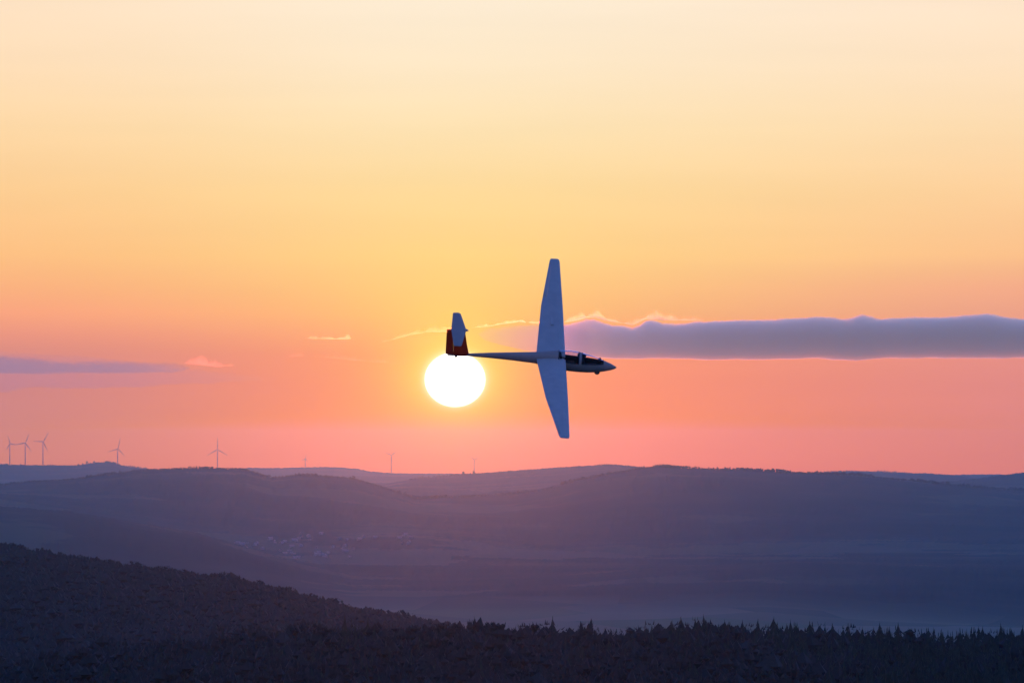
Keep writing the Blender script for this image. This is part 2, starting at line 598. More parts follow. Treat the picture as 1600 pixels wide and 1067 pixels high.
cloud('cloud_streak', 'thin grey-mauve cloud streak low on the left above the wind turbines', 64000,
      [(-300, 560), (-60, 553), (0, 555), (60, 561), (110, 567), (150, 565), (220, 566), (270, 567), (300, 572)],
      [(-300, 575), (-60, 586), (0, 584), (60, 583), (110, 582), (200, 583), (270, 582), (300, 576)],
      [(-300, 900), (0, 1500), (200, 1200), (300, 300)], 0.00028, 5, 1.6, 0.35, (0.90, 0.84, 0.56), 0.45)
cloud('cloud_veil', 'faint broad grey veil of cloud around the streak on the left', 66000,
      [(-300, 545), (0, 548), (150, 556), (300, 575), (420, 590)],
      [(-300, 620), (0, 610), (150, 604), (300, 600), (420, 594)],
      [(-300, 900), (200, 900), (420, 100)], 0.00012, 6, 1.2, 0.35, (0.85, 0.80, 0.75), 0.5)
cloud('cloud_tuft', 'small torn orange cloud tuft at the right end of the left streak', 61000,
      [(284, 566), (300, 560), (312, 556), (325, 560), (345, 563), (372, 569)],
      [(284, 568), (310, 570), (340, 574), (372, 571)],
      [(284, 60), (315, 160), (372, 60)], 0.0016, 8, 2.2, 0.93, (1.0, 0.9, 0.7), rag=1.4)
cloud('cloud_wisp', 'short pale gold cloud wisp up and left of the sun', 60000,
      [(474, 528), (500, 526), (530, 524), (548, 520), (558, 526)],
      [(474, 529), (500, 530), (530, 531), (558, 530)],
      [(474, 40), (540, 140), (558, 60)], 0.0030, 9, 2.0, 0.965, (1.0, 1.0, 0.8), rag=1.3)
cloud('cloud_wisp', 'long faint pink cloud wisp level with the top of the sun, left of it', 60500,
      [(448, 556), (470, 550), (500, 554), (540, 557), (580, 560), (620, 566)],
      [(448, 558), (480, 556), (540, 562), (580, 566), (620, 568)],
      [(448, 40), (500, 90), (620, 40)], 0.0008, 10, 2.0, 0.95, (1.0, 0.9, 0.8), rag=1.4)
cloud('cloud_wisp', 'faint ragged cloud wisp joining the gold crest behind the tail fin', 60800,
      [(590, 536), (640, 520), (670, 513), (700, 512), (735, 512)],
      [(590, 537), (640, 524), (670, 519), (700, 519), (735, 517)],
      [(590, 30), (680, 80), (735, 50)], 0.0024, 11, 2.0, 0.965, (1.0, 1.0, 0.8), rag=1.4)

# ------------------------------------------------------------------ tree shapes (local metres, unit height 1)
M_SPRUCE = material('spruce_needles', (0.022, 0.040, 0.024), 0.9, (6.0, (0.05, 0.075, 0.04), 0.4, 0.7))
M_LEAF = material('broadleaf_twigs', (0.022, 0.032, 0.024), 0.95, (5.0, (0.036, 0.042, 0.030), 0.4, 0.7))
M_BARK = material('bark', (0.06, 0.045, 0.035), 0.95)


def spruce_crown(r, tiers=15, seg=8, width=0.17):
    V, T = [], []
    for i in range(tiers):
        f = i / (tiers - 1)
        z = 0.14 + 0.80 * f ** 0.92
        R = width * 0.98 * (1 - f) ** 0.70 * r.uniform(0.68, 1.15) + 0.006
        top = min(1.0, z + 0.12 * (1 - 0.35 * f))
        b = len(V)
        V.append((r.uniform(-1, 1) * 0.006, r.uniform(-1, 1) * 0.006, top))
        ph = r.uniform(0, 6.28)
        n = seg * 2
        for k in range(n):
            an = ph + k * 2 * math.pi / n
            rr = R * (r.uniform(0.6, 1.35) if k % 2 == 0 else r.uniform(0.2, 0.5))
            dz = -0.03 * r.uniform(0.3, 1.5) if k % 2 == 0 else 0.02
            V.append((rr * math.cos(an), rr * math.sin(an), z + dz))
        for k in range(n):
            T.append((b, b + 1 + k, b + 1 + (k + 1) % n))
    V.append((0, 0, 1.015))
    V += [(0.006, 0, 0.93), (-0.004, 0.005, 0.93), (-0.004, -0.005, 0.93)]
    q = len(V) - 4
    T += [(q, q + 1, q + 2), (q, q + 2, q + 3), (q, q + 3, q + 1)]
    return np.array(V), np.array(T)


OCT = np.array([(1, 0, 0), (-1, 0, 0), (0, 1, 0), (0, -1, 0), (0, 0, 1), (0, 0, -1)], float)
OCTF = np.array([(0, 2, 4), (2, 1, 4), (1, 3, 4), (3, 0, 4), (2, 0, 5), (1, 2, 5), (3, 1, 5), (0, 3, 5)])


def broad_crown(r, clumps=60, size=0.075, width=0.30):
    V, T = [], []
    for i in range(clumps):
        u = Vector((r.gauss(0, 1), r.gauss(0, 1), r.gauss(0, 1))).normalized() * r.uniform(0.45, 1.0) ** 0.5
        c = np.array((u.x * width, u.y * width, 0.64 + u.z * 0.33))
        s = size * r.uniform(0.5, 1.25)
        b = len(V)
        for o in OCT:
            V.append(c + o * s * np.array([r.uniform(0.5, 1.5) for _ in range(3)]))
        T += [tuple(b + k for k in f) for f in OCTF]
    for i in range(int(clumps * 0.8)):          # fine twig tips standing out of the outline
        an, el = r.uniform(0, 6.28), r.uniform(0.05, 1.4)
        d = Vector((math.cos(an) * math.cos(el), math.sin(an) * math.cos(el), math.sin(el)))
        c = Vector((d.x * width, d.y * width, 0.64 + d.z * 0.33)) * 1.0
        b = len(V)
        t = c + d * r.uniform(0.03, 0.08)
        V += [tuple(t), tuple(c + Vector((0.012, 0, 0))), tuple(c + Vector((-0.008, 0.010, 0)))]
        T.append((b, b + 1, b + 2))
    return np.array(V), np.array(T)


def trunk_geo(r, h0=0.0, h1=0.92, r0=0.016, limbs=0):
    V, T = [], []

    def tube(p, q, a, b_, n=6):
        p, q = Vector(p), Vector(q)
        d = (q - p).normalized()
        s = d.orthogonal().normalized()
        t = d.cross(s)
        base = len(V)
        for c, rad in ((p, a), (q, b_)):
            for k in range(n):
                an = k * 2 * math.pi / n
                V.append(tuple(c + (s * math.cos(an) + t * math.sin(an)) * rad))
        for k in range(n):
            k2 = (k + 1) % n
            T.append((base + k, base + k2, base + n + k2))
            T.append((base + k, base + n + k2, base + n + k))
    tube((0, 0, h0), (0, 0, h1), r0, r0 * 0.15)
    for i in range(limbs):
        z = r.uniform(0.3, 0.6)
        an = r.uniform(0, 6.28)
        tube((0, 0, z), (math.cos(an) * 0.22, math.sin(an) * 0.22, z + r.uniform(0.18, 0.34)), r0 * 0.45, r0 * 0.08, 5)
    return np.array(V), np.array(T)


def mesh_pair(i, crown, trunk, mat, name):
    return (np_mesh(name + '_crown', crown[0], crown[1], [mat]), np_mesh(name + '_trunk', trunk[0], trunk[1], [M_BARK]))


rt = random.Random(11)
SPR_G = [(spruce_crown(rt, width=w), trunk_geo(rt)) for w in (0.15, 0.17, 0.19, 0.21, 0.16, 0.23)]
BRO_G = [(broad_crown(rt, width=w), trunk_geo(rt, h1=0.6, r0=0.022, limbs=6)) for w in (0.26, 0.30, 0.34, 0.28)]
SPR_M = [mesh_pair(i, c, t, M_SPRUCE, 'spruce') for i, (c, t) in enumerate(SPR_G)]
BRO_M = [mesh_pair(i, c, t, M_LEAF, 'broadleaf') for i, (c, t) in enumerate(BRO_G)]
SPR_LOW = [spruce_crown(rt, tiers=9, seg=6, width=w) for w in (0.13, 0.16, 0.20, 0.18)]
BRO_LOW = [broad_crown(rt, clumps=16, size=0.13, width=w) for w in (0.28, 0.34)]
BRO_TINY = [broad_crown(rt, clumps=9, size=0.15, width=w) for w in (0.22, 0.27, 0.31)]


def place_tree(kind, x, y, h, label, group, variant=None, rot=None, wide=1.0):
    pool, nm = (SPR_M, 'spruce_tree') if kind == 's' else (BRO_M, 'broadleaf_tree')
    v = pool[(variant if variant is not None else rt.randrange(len(pool))) % len(pool)]
    z = float(ground(np.array([x]), np.array([y]))[0])
    e_ = empty(nm, (x, y, z - 0.3), label, 'tree', group)
    e_.rotation_euler = (0, 0, rot if rot is not None else rt.uniform(0, 6.28))
    e_.scale = (h * wide, h * wide, h)
    link(bpy.data.objects.new('crown', v[0]), e_)
    link(bpy.data.objects.new('trunk', v[1]), e_)
    return e_


def forest_mass(name, label, pool, xs, ys, hs, wides, mat):
    """One joined object for the trees nobody could count."""
    zs = ground(xs, ys)
    var = rng.integers(0, len(pool), len(xs))
    rot = rng.random(len(xs)) * 6.283
    VV, FF, off = [], [], 0
    for k, (V, T) in enumerate(pool):
        s = np.where(var == k)[0]
        if not len(s):
            continue
        c, sn = np.cos(rot[s])[:, None], np.sin(rot[s])[:, None]
        hw = (hs[s] * wides[s])[:, None]
        X_ = (V[None, :, 0] * c - V[None, :, 1] * sn) * hw + xs[s][:, None]
        Y_ = (V[None, :, 0] * sn + V[None, :, 1] * c) * hw + ys[s][:, None]
        Z_ = V[None, :, 2] * hs[s][:, None] + zs[s][:, None] - 0.3
        VV.append(np.stack([X_, Y_, Z_], -1).reshape(-1, 3))
        FF.append((T[None] + (off + np.arange(len(s)) * len(V))[:, None, None]).reshape(-1, 3))
        off += len(s) * len(V)
    me = np_mesh(name, np.concatenate(VV), np.concatenate(FF), [mat])
    o = link(bpy.data.objects.new(name, me))
    tag(o, label, None, None, 'stuff')
    return o


def jgrid(xa, xb, ya, yb, cell):
    gx, gy = np.meshgrid(np.arange(xa, xb, cell), np.arange(ya, yb, cell))
    gx = gx + (rng.random(gx.shape) - 0.5) * cell * 0.95
    gy = gy + (rng.random(gy.shape) - 0.5) * cell * 0.95
    return gx.ravel(), gy.ravel()


# ------------------------------------------------------------------ foreground forest
ORD = ['first', 'second', 'third', 'fourth', 'fifth', 'sixth', 'seventh', 'eighth', 'ninth', 'tenth', 'eleventh', 'twelfth',
       'thirteenth', 'fourteenth', 'fifteenth', 'sixteenth', 'seventeenth', 'eighteenth', 'nineteenth', 'twentieth',
       'twenty-first', 'twenty-second', 'twenty-third', 'twenty-fourth', 'twenty-fifth']
hero = [(1036, 978), (1050, 966), (1064, 961), (1086, 962), (1099, 957), (1128, 971), (1140, 969), (1160, 966), (1184, 964),
        (1209, 961), (1235, 965), (1265, 968), (1300, 971), (1325, 971), (1374, 969), (1403, 970), (1424, 980), (1450, 978),
        (1500, 982), (1535, 976), (1563, 971), (1579, 977), (1597, 974)]
fx, fy = jgrid(-205, 205, 1395, 1880, 5.6)
fpx = 800 + F * fx / fy
zz = (fpx > -180) & (fpx < 1790)
fx, fy, fpx = fx[zz], fy[zz], fpx[zz]
p_spr = np.clip(0.12 + 0.75 / (1 + np.exp(-(fpx - 1060) / 60)) - 0.35 * (fy < 1640) * (fpx < 1350) + 0.5 * np.exp(-((fpx - 570) / 45) ** 2), 0.05, 0.9)
p_spr = p_spr + 0.8 * fbm(fx / 45 + 5, fy / 45, 3)
iss = rng.random(len(fx)) < p_spr
fh = np.where(iss, rng.normal(18.6, 1.7, len(fx)), rng.normal(17.8, 1.6, len(fx)))
crest_r = (fpx > 1020) & (fy > 1660)
fh = np.where(crest_r, np.minimum(fh, rng.normal(17.4, 1.7, len(fx)).clip(13, 20)), fh)
fh = fh + 5.0 * fbm(fx / 28, fy / 40 + 3, 3)
fh = np.where(crest_r, np.minimum(fh, 20.0), fh)
fw = rng.normal(1.0, 0.2, len(fx)).clip(0.6, 1.5)
for px_, py_ in [(575, 963), (556, 976), (592, 972), (510, 984), (618, 980), (468, 989), (412, 992), (250, 1003)]:
    pass
fz = ground(fx, fy) - 0.3
tip = HY - F * (fz + fh - ZC) / fy
vis = np.zeros(len(fx))
order = np.argsort(fy)
for i in order:
    near = (fy < fy[i] - 1) & (np.abs(fpx - fpx[i]) < 13)
    vis[i] = (tip[near].min() if near.any() else 1300) - tip[i]
vis = np.where((tip < 1072) & (fpx > -5) & (fpx < 1605), np.minimum(vis, 200), -999)


def zone(px):
    for lim, txt in ((220, 'at the far left of the near wood'), (440, 'left of the tall cluster'),
                     (700, 'around the tall cluster left of centre'), (860, 'below the sun and the glider tail'),
                     (1030, 'in the dip left of the spruce row'), (1200, 'at the left end of the spruce row'),
                     (1400, 'in the middle of the spruce row')):
        if px < lim:
            return txt
    return 'at the right end of the spruce row'


is_hero_zone = None
single = np.zeros(len(fx), bool)
for flag, n in ((True, 262), (False, 190)):
    c = np.where(iss == flag)[0]
    c = c[np.argsort(-vis[c])][:n]
    single[c[vis[c] > 0]] = True
for i in np.where(single)[0]:
    z_ = zone(fpx[i])
    row = 'crest' if fy[i] > 1690 else 'inner'
    if iss[i]:
        lab = ('dark spruce on the crest ' if row == 'crest' else 'dark spruce deep in the wood ') + z_
        grp = 'spruces ' + ('on the crest ' if row == 'crest' else 'deep in the wood ') + z_
        place_tree('s', fx[i], fy[i], fh[i], lab, grp, wide=fw[i])
    else:
        lab = ('rounded bare-twigged tree on the crest ' if row == 'crest' else 'rounded bare-twigged tree deep in the wood ') + z_
        grp = 'broadleaf trees ' + ('on the crest ' if row == 'crest' else 'deep in the wood ') + z_
        place_tree('b', fx[i], fy[i], fh[i], lab, grp, wide=fw[i])
m_ = ~single & iss
forest_mass('spruce_forest', 'dark spruces packed through the foreground wood', SPR_LOW, fx[m_], fy[m_], fh[m_], fw[m_], M_SPRUCE)
m_ = ~single & ~iss
forest_mass('broadleaf_forest', 'bare broadleaf trees packed through the foreground wood', BRO_LOW, fx[m_], fy[m_], fh[m_], fw[m_] * 1.05, M_LEAF)


def by_tip(kind, px, py, d, label, group, wide=1.0, variant=None):
    x = (px - 800) / F * d
    z = float(ground(np.array([x]), np.array([float(d)]))[0]) - 0.3
    h = (ZC + (HY - py) / F * d - z) / (1.015 if kind == 's' else 1.0)
    return place_tree(kind, x, d, h, label, group, variant, wide=wide)


for k, (px_, py_) in enumerate(hero):
    n = len(hero) - k - 1
    by_tip('s', px_, py_, 1768 + rt.uniform(-14, 10),
           'tall pointed spruce on the foreground skyline, %s from the right edge' % ORD[n],
           'pointed spruces on the foreground skyline', wide=rt.uniform(1.0, 1.6))
for px_, py_, k_, lab in [
        (575, 962, 's', 'tallest dark tree of the cluster left of centre in front of the hillside'),
        (556, 975, 's', 'pointed tree just left of the tallest one in the cluster'),
        (593, 973, 'b', 'broad dark tree just right of the tallest one in the cluster'),
        (512, 984, 's', 'small pointed tree left of the tall cluster on the foreground wood'),
        (622, 982, 'b', 'round tree right of the tall cluster, before the dark slope'),
        (468, 990, 'b', 'round tree half way down the left wood edge below the ridge'),
        (252, 1002, 's', 'lone pointed tree sticking out of the low left wood edge'),
        (700, 980, 'b', 'small round tree standing up below the sun on the wood edge'),
        (793, 979, 's', 'thin pointed tree just below and right of the sun on the wood edge')]:
    by_tip(k_, px_, py_, 1765, lab, None, wide=1.05)

# ------------------------------------------------------------------ left hillside
lx, ly = jgrid(-460, 60, 2880, 3800, 6.0)
lpx = 800 + F * lx / ly
k_ = (lpx > -140) & (lpx < 790)
lx, ly, lpx = lx[k_], ly[k_], lpx[k_]
lh = (rng.normal(13.0, 1.5, len(lx)) + 4 * fbm(lx / 60, ly / 90, 3)).clip(8, 18)
lw = rng.normal(1.1, 0.25, len(lx)).clip(0.6, 1.8)
ltip = HY - F * (ground(lx, ly) - 0.3 + lh - ZC) / ly
bins = np.round(lpx / 9.0).astype(int)
sel = []
for b_ in range(0, 84):
    c = np.where(bins == b_)[0]
    if len(c):
        sel.append(c[np.argmin(ltip[c])])
sel = np.array(sel)
for i in sel:
    side_txt = ('near the left edge' if lpx[i] < 180 else 'half way down' if lpx[i] < 440 else 'near its valley end')
    place_tree('b', lx[i], ly[i], lh[i], 'rounded tree on the skyline of the dark left ridge ' + side_txt,
               'trees on the crest of the left ridge ' + side_txt, wide=lw[i])
mm = np.ones(len(lx), bool)
mm[sel] = False
forest_mass('hillside_forest', 'dark woodland covering the left hillside', BRO_TINY, lx[mm], ly[mm], lh[mm], lw[mm] * 1.15, M_LEAF)
by_tip('b', 28, 853, 3700, 'single round tree standing clear of the left ridge near the frame edge', None, wide=0.9)

# ------------------------------------------------------------------ distant woods along the far crests
xs, ys, hs = [], [], []
for D_, pa, pb, dep, n in ((17480, 0, 1640, 140, 4000), (24730, 640, 1640, 160, 2700), (31850, -20, 230, 150, 550), (31850, 1280, 1540, 150, 420)):
    p_ = rng.uniform(pa, pb, n)
    d_ = D_ + rng.uniform(-dep, dep, n)
    xs.append((p_ - 800) / F * d_)
    ys.append(d_)
    hs.append(rng.uniform(3.0, 7.5, n) * (1 + 0.6 * (fbm(xs[-1] / 120, d_ / 300, 3) > 0.12)))
xs, ys, hs = map(np.concatenate, (xs, ys, hs))
forest_mass('distant_forest', 'woods fringing the crests of the far hills', BRO_TINY, xs, ys, hs, rng.uniform(0.9, 1.6, len(xs)), M_LEAF)
for px_, py_, d_, k, w_, lab in [
        (136, 720, 31850, 'b', 1.0, 'small dark tree on the far left hilltop, left of the wooded knoll'),
        (172, 721, 31850, 'b', 1.0, 'small dark tree on the far left hilltop beside the fourth wind turbine'),
        (158, 722, 31850, 'b', 2.0, 'broad dark tree on the wooded knoll of the far left hilltop'),
        (147, 720, 31850, 'b', 1.6, 'left one of the rounded trees on top of the far left knoll'),
        (166, 720, 31850, 'b', 1.8, 'right one of the rounded trees on top of the far left knoll'),
        (1372, 734, 31850, 'b', 1.0, 'left tree of the clump on the far right skyline'),
        (1382, 733, 31850, 's', 1.0, 'pointed right tree of the clump on the far right skyline'),
        (740, 735, 24750, 'b', 1.0, 'small tree on the far crest below the sun'),
        (724, 736, 24750, 'b', 1.0, 'small tree on the far crest just left of the one below the sun')]:
    by_tip(k, px_, py_, d_, lab, None, wide=w_)

# ------------------------------------------------------------------ village in the valley
M_PLASTER = material('plaster', (0.34, 0.32, 0.31), 0.9, (0.6, (0.30, 0.28, 0.26), 0.4, 0.7))
M_TILE = material('roof_tile', (0.30, 0.20, 0.17), 0.8, (0.8, (0.42, 0.38, 0.36), 0.4, 0.6))
w_, d_, h_ = 5.5, 4.2, 5.0
WALL = bpy.data.meshes.new('house_wall')
WALL.from_pydata([(-w_, -d_, -2), (w_, -d_, -2), (w_, d_, -2), (-w_, d_, -2), (-w_, -d_, h_), (w_, -d_, h_), (w_, d_, h_), (-w_, d_, h_),
                  (-w_, 0, h_ + 3.2), (w_, 0, h_ + 3.2)], [],
                 [(0, 1, 5, 4), (2, 3, 7, 6), (1, 2, 6, 9, 5), (3, 0, 4, 8, 7), (3, 2, 1, 0)])
WALL.materials.append(M_PLASTER)
ov = 0.6
ROOF = bpy.data.meshes.new('house_roof')
zr = h_ - ov * 3.2 / d_ + 0.05
ROOF.from_pydata([(-w_ - ov, -d_ - ov, zr), (w_ + ov, -d_ - ov, zr), (w_ + ov, 0, h_ + 3.3), (-w_ - ov, 0, h_ + 3.3), (w_ + ov, d_ + ov, zr), (-w_ - ov, d_ + ov, zr),
                  (-w_ - ov, -d_ - ov, zr + .3), (w_ + ov, -d_ - ov, zr + .3), (w_ + ov, 0, h_ + 3.6), (-w_ - ov, 0, h_ + 3.6), (w_ + ov, d_ + ov, zr + .3), (-w_ - ov, d_ + ov, zr + .3)], [],
                 [(0, 1, 2, 3), (3, 2, 4, 5), (6, 9, 8, 7), (9, 11, 10, 8), (0, 6, 7, 1), (4, 10, 11, 5), (1, 7, 8, 2), (2, 8, 10, 4), (0, 3, 9, 6), (3, 5, 11, 9)])
ROOF.materials.append(M_TILE)
clusters = [(372, 402, 845, 856, 12, 'at the left end of the far village'), (430, 478, 845, 855, 14, 'in the middle left of the far village'),
            (446, 470, 864, 871, 7, 'on the lower edge of the far village'), (476, 520, 838, 843, 7, 'on the upper edge of the far village'),
            (495, 545, 857, 870, 16, 'in the lower right of the far village'), (548, 560, 838, 846, 3, 'on the upper right edge of the far village'),
            (590, 640, 836, 850, 8, 'scattered right of the far village')]
dd = np.arange(12600.0, 17000.0, 8.0)
hn = 0
for xa, xb, ya, yb, n, txt in clusters:
    for i in range(n):
        px_, py_ = rt.uniform(xa - 12, xb + 12), rt.uniform(ya - 3, yb + 3)
        xs_ = (px_ - 800) / F * dd
        row = HY - F * (ground(xs_, dd) - ZC) / dd
        j = int(np.argmin(np.abs(row - py_)))
        D_ = dd[j] + rt.uniform(-3, 3)
        X_ = (px_ - 800) / F * D_
        z = float(ground(np.array([X_]), np.array([D_]))[0])
        big = rt.uniform(0.5, 0.9)
        h = empty('house', (X_, D_, z + 1.5), 'tiny pale house ' + txt, 'house', 'houses ' + txt)
        h.rotation_euler = (0, 0, rt.choice((0.2, 1.7, 0.5, 1.2)) + rt.uniform(-0.2, 0.2))
        h.scale = (big * rt.uniform(1, 1.5), big, big)
        link(bpy.data.objects.new('wall', WALL), h)
        link(bpy.data.objects.new('roof', ROOF), h)

# ------------------------------------------------------------------ wind turbines
M_TOWER = material('turbine_paint', (0.45, 0.45, 0.46), 0.5)


def ring_tube(stations, n=12, close=True):
    """stations: list of (centre, radius_a, radius_b, axis_a, axis_b)."""
    V, Fc = [], []
    for c, ra, rb, A, B in stations:
        for k in range(n):
            an = 2 * math.pi * k / n
            V.append(tuple(Vector(c) + Vector(A) * (ra * math.cos(an)) + Vector(B) * (rb * math.sin(an))))
    for i in range(len(stations) - 1):
        for k in range(n):
            k2 = (k + 1) % n
            Fc.append((i * n + k, i * n + k2, (i + 1) * n + k2, (i + 1) * n + k))
    if close:
        Fc.append(tuple(reversed(range(n))))
        Fc.append(tuple((len(stations) - 1) * n + k for k in range(n)))
    return V, Fc


def turbine(px, hub_py, D, R_px, angle, yaw, label):
    mpp = D / F
    x, y, zh = at(px, hub_py, D)
    zg = float(ground(np.array([x]), np.array([float(D)]))[0])
    H = zh - zg
    R = R_px * mpp
    t = empty('wind_turbine', (x, y, zg), label, 'wind turbine', 'wind turbines on the far hills')
    t.rotation_euler = (0, 0, math.radians(yaw))
    ex, ey, ez = (1, 0, 0), (0, 1, 0), (0, 0, 1)
    rb = 2.6
    V, Fc = ring_tube([((0, 0, -3), rb, rb, ex, ey), ((0, 0, H * .5), rb * .8, rb * .8, ex, ey), ((0, 0, H - 1), rb * .6, rb * .6, ex, ey)], 14)
    mesh('tower', V, Fc, M_TOWER, t, True)
    V, Fc = ring_tube([((0, -2.6, H), 1.4, 1.5, ex, ez), ((0, -1.5, H), 2.0, 2.0, ex, ez), ((0, 5.5, H + .2), 2.0, 2.0, ex, ez), ((0, 7.5, H + .5), 1.2, 1.3, ex, ez)], 10)
    mesh('nacelle', V, Fc, M_TOWER, t, True)
    V, Fc = ring_tube([((0, -5.2, H), .3, .3, ex, ez), ((0, -4.4, H), 1.4, 1.4, ex, ez), ((0, -2.7, H), 1.7, 1.7, ex, ez)], 10)
    hub = mesh('hub', V, Fc, M_TOWER, t, True)
    for k in range(3):
        an = math.radians(angle + 120 * k)
        d = Vector((math.sin(an), 0, math.cos(an)))
        c = Vector((math.cos(an), 0, -math.sin(an)))
        st = []
        for f, ch, th in ((0.02, .9, .9), (.08, 1.0, .8), (.2, 2.1, .55), (.45, 1.6, .38), (.75, 1.0, .22), (1.0, .35, .08)):
            st.append((Vector((0, -3.6, H)) + d * R * f + c * (ch * .2), ch, th, c, Vector(ey)))
        V, Fc = ring_tube(st, 8)
        mesh('blade', V, Fc, M_TOWER, t, True)


for args in [(15.5, 693, 31850, 14, 338, 40, 'leftmost small wind turbine of the row of three at the left edge'),
             (39.5, 692, 31850, 17.5, 22, 28, 'middle wind turbine of the row of three at the left edge'),
             (67.2, 690, 31850, 17.5, 32, 30, 'right wind turbine of the row of three at the left edge'),
             (184, 701, 31850, 18, 14, 28, 'wind turbine beside the wooded knoll on the far left hill'),
             (340, 702, 31850, 19, 0, 3, 'face-on wind turbine with one blade straight up, behind the left hill'),
             (477, 717, 38000, 6, 10, 20, 'faintest tiny wind turbine on the furthest ridge, between two larger ones'),
             (611.5, 711, 36700, 12.5, 55, 10, 'hazy wind turbine in the orange glow left of the sun'),
             (741, 718, 38800, 8, 305, 20, 'tiny hazy wind turbine right below the sun')]:
    turbine(*args)

# ------------------------------------------------------------------ glider
SC = 287.0 / F
gf = Vector((0.9951, 0.069, -0.07)).normalized()
gl = Vector((-0.0216, 0.848, 0.529))
gl = (gl - gf * gl.dot(gf)).normalized()
gz = gf.cross(gl)
glider = empty('glider', at(860, 562, 287.0), 'white two-seat glider with T-tail banking in front of the setting sun', 'glider')
glider.rotation_mode = 'QUATERNION'
glider.rotation_quaternion = Matrix((gf, gl, gz)).transposed().to_quaternion()


def gelcoat(name, base=(0.76, 0.60, 0.47), trans=0.0, tcol=(0.8, 0.5, 0.35)):
    m = bpy.data.materials.new(name)
    m.use_nodes = True
    N, L, put, M, mix, ramp, sstep = mk(m.node_tree)
    b = N['Principled BSDF']
    b.inputs['Roughness'].default_value = 0.42
    b.inputs['Specular IOR Level'].default_value = 0.35
    tcn = N.new('ShaderNodeTexCoord')
    n = N.new('ShaderNodeTexNoise')
    n.inputs['Scale'].default_value = 2.2
    n.inputs['Detail'].default_value = 6
    L.new(tcn.outputs['Object'], n.inputs[0])
    L.new(mix(sstep(n.outputs[0], 0.3, 0.75), tuple(c * 0.9 for c in base), base), b.inputs['Base Color'])
    if trans:
        tr = N.new('ShaderNodeBsdfTranslucent')
        tr.inputs[0].default_value = (*tcol, 1)
        ms = N.new('ShaderNodeMixShader')
        ms.inputs[0].default_value = trans
        L.new(b.outputs[0], ms.inputs[1])
        L.new(tr.outputs[0], ms.inputs[2])
        L.new(ms.outputs[0], N['Material Output'].inputs[0])
    return m


M_GEL = gelcoat('white_gelcoat')
M_FIN = gelcoat('fin_glare_red', (0.60, 0.06, 0.03), trans=0.5, tcol=(1.0, 0.22, 0.06))  # fin and rudder: sun glare painted in as red base and tint
M_SHELL = gelcoat('thin_white_shell', trans=0.30, tcol=(0.9, 0.45, 0.35))
M_DARK = material('cockpit_lining', (0.03, 0.028, 0.028), 0.8)
M_FRAME = material('canopy_frame_paint', (0.05, 0.05, 0.055), 0.4)
M_TYRE = material('tyre_rubber', (0.02, 0.02, 0.02), 0.85)
M_SKIN = material('skin', (0.45, 0.28, 0.2), 0.6)
M_SHIRT = material('dark_jacket', (0.03, 0.035, 0.06), 0.9)
M_SEAT = material('seat_fabric', (0.05, 0.045, 0.045), 0.9)
M_GLASS = bpy.data.materials.new('canopy_perspex')
M_GLASS.use_nodes = True
N, L, put, M, mix, ramp, sstep = mk(M_GLASS.node_tree)
N.clear()
tb = N.new('ShaderNodeBsdfTransparent')
tb.inputs[0].default_value = (0.93, 0.90, 0.90, 1)
gb = N.new('ShaderNodeBsdfGlossy')
gb.inputs['Roughness'].default_value = 0.05
fr = N.new('ShaderNodeFresnel')
fr.inputs[0].default_value = 1.18
ms = N.new('ShaderNodeMixShader')
mo = N.new('ShaderNodeOutputMaterial')
L.new(fr.outputs[0], ms.inputs[0])
L.new(tb.outputs[0], ms.inputs[1])
L.new(gb.outputs[0], ms.inputs[2])
L.new(ms.outputs[0], mo.inputs[0])

A2 = np.array([[gf.x, gz.x], [gf.z, gz.z]])


def side_uz(px, py, s=0.0):
    """Centre-plane coordinates (u along the nose, z up) of the glider point seen there, at lateral offset s."""
    r = np.array([(px - 860) * SC - gl.x * s, -(py - 562) * SC - gl.z * s])
    return np.linalg.solve(A2, r)


prof = [(963.5, 573.6, 574.6), (961, 571.8, 576.2), (955, 568.4, 578.2), (945, 563.9, 580.3), (935, 559.6, 581.5),
        (920, 554.4, 582.1), (905, 550.2, 581.4), (890, 547.6, 579.8), (875, 547.0, 577.2), (860, 547.8, 573.4),
        (845, 549.2, 569.6), (835, 549.8, 567.6), (800, 550.4, 563.1), (765, 551.0, 559.5), (735, 552.2, 556.9),
        (712, 552.6, 556.4), (699, 553.0, 555.6)]
us, zc, ra = [], [], []
for p, t_, b_ in prof:
    u, z = side_uz(p, (t_ + b_) / 2)
    us.append(u)
    zc.append(z)
    ra.append((b_ - t_) / 2 * SC / 0.93)
us, zc, ra = np.array(us)[::-1], np.array(zc)[::-1], np.array(ra)[::-1]


def body(u):
    return float(np.interp(u, us, zc)), float(np.interp(u, us, ra))


U_R0, U_R1, U_F0, U_F1 = side_uz(873, 553)[0], side_uz(904.5, 556)[0], side_uz(909.5, 556)[0], side_uz(943, 562)[0]


def sill(u):
    return float(np.interp(u, [U_R0, 1.0, U_F0, U_F1], [0.15, 0.10, 0.07, 0.05]))


stations = sorted(set(np.round(np.concatenate([us, np.linspace(-5.0, 3.2, 60), [U_R0, U_R1, U_F0, U_F1],
                                               np.linspace(U_R0, U_F1, 26)]), 4)))
KS, KT = 6, 9          # segments per side above / below the sill line


def ring(u, k=1.0):
    c, a_ = body(u)
    b_ = a_ * 0.70
    q = (sill(min(max(u, U_R0), U_F1)) - c) / max(a_, 1e-4)
    th = math.acos(max(-0.6, min(0.75, q)))
    th = [th * j / KS for j in range(KS)] + [th + (math.pi - th) * j / KT for j in range(KT + 1)]
    P = [(u, b_ * k * math.sin(t), c + a_ * k * math.cos(t)) for t in th]
    P += [(x, -y, z) for x, y, z in P[-2:0:-1]]
    return P


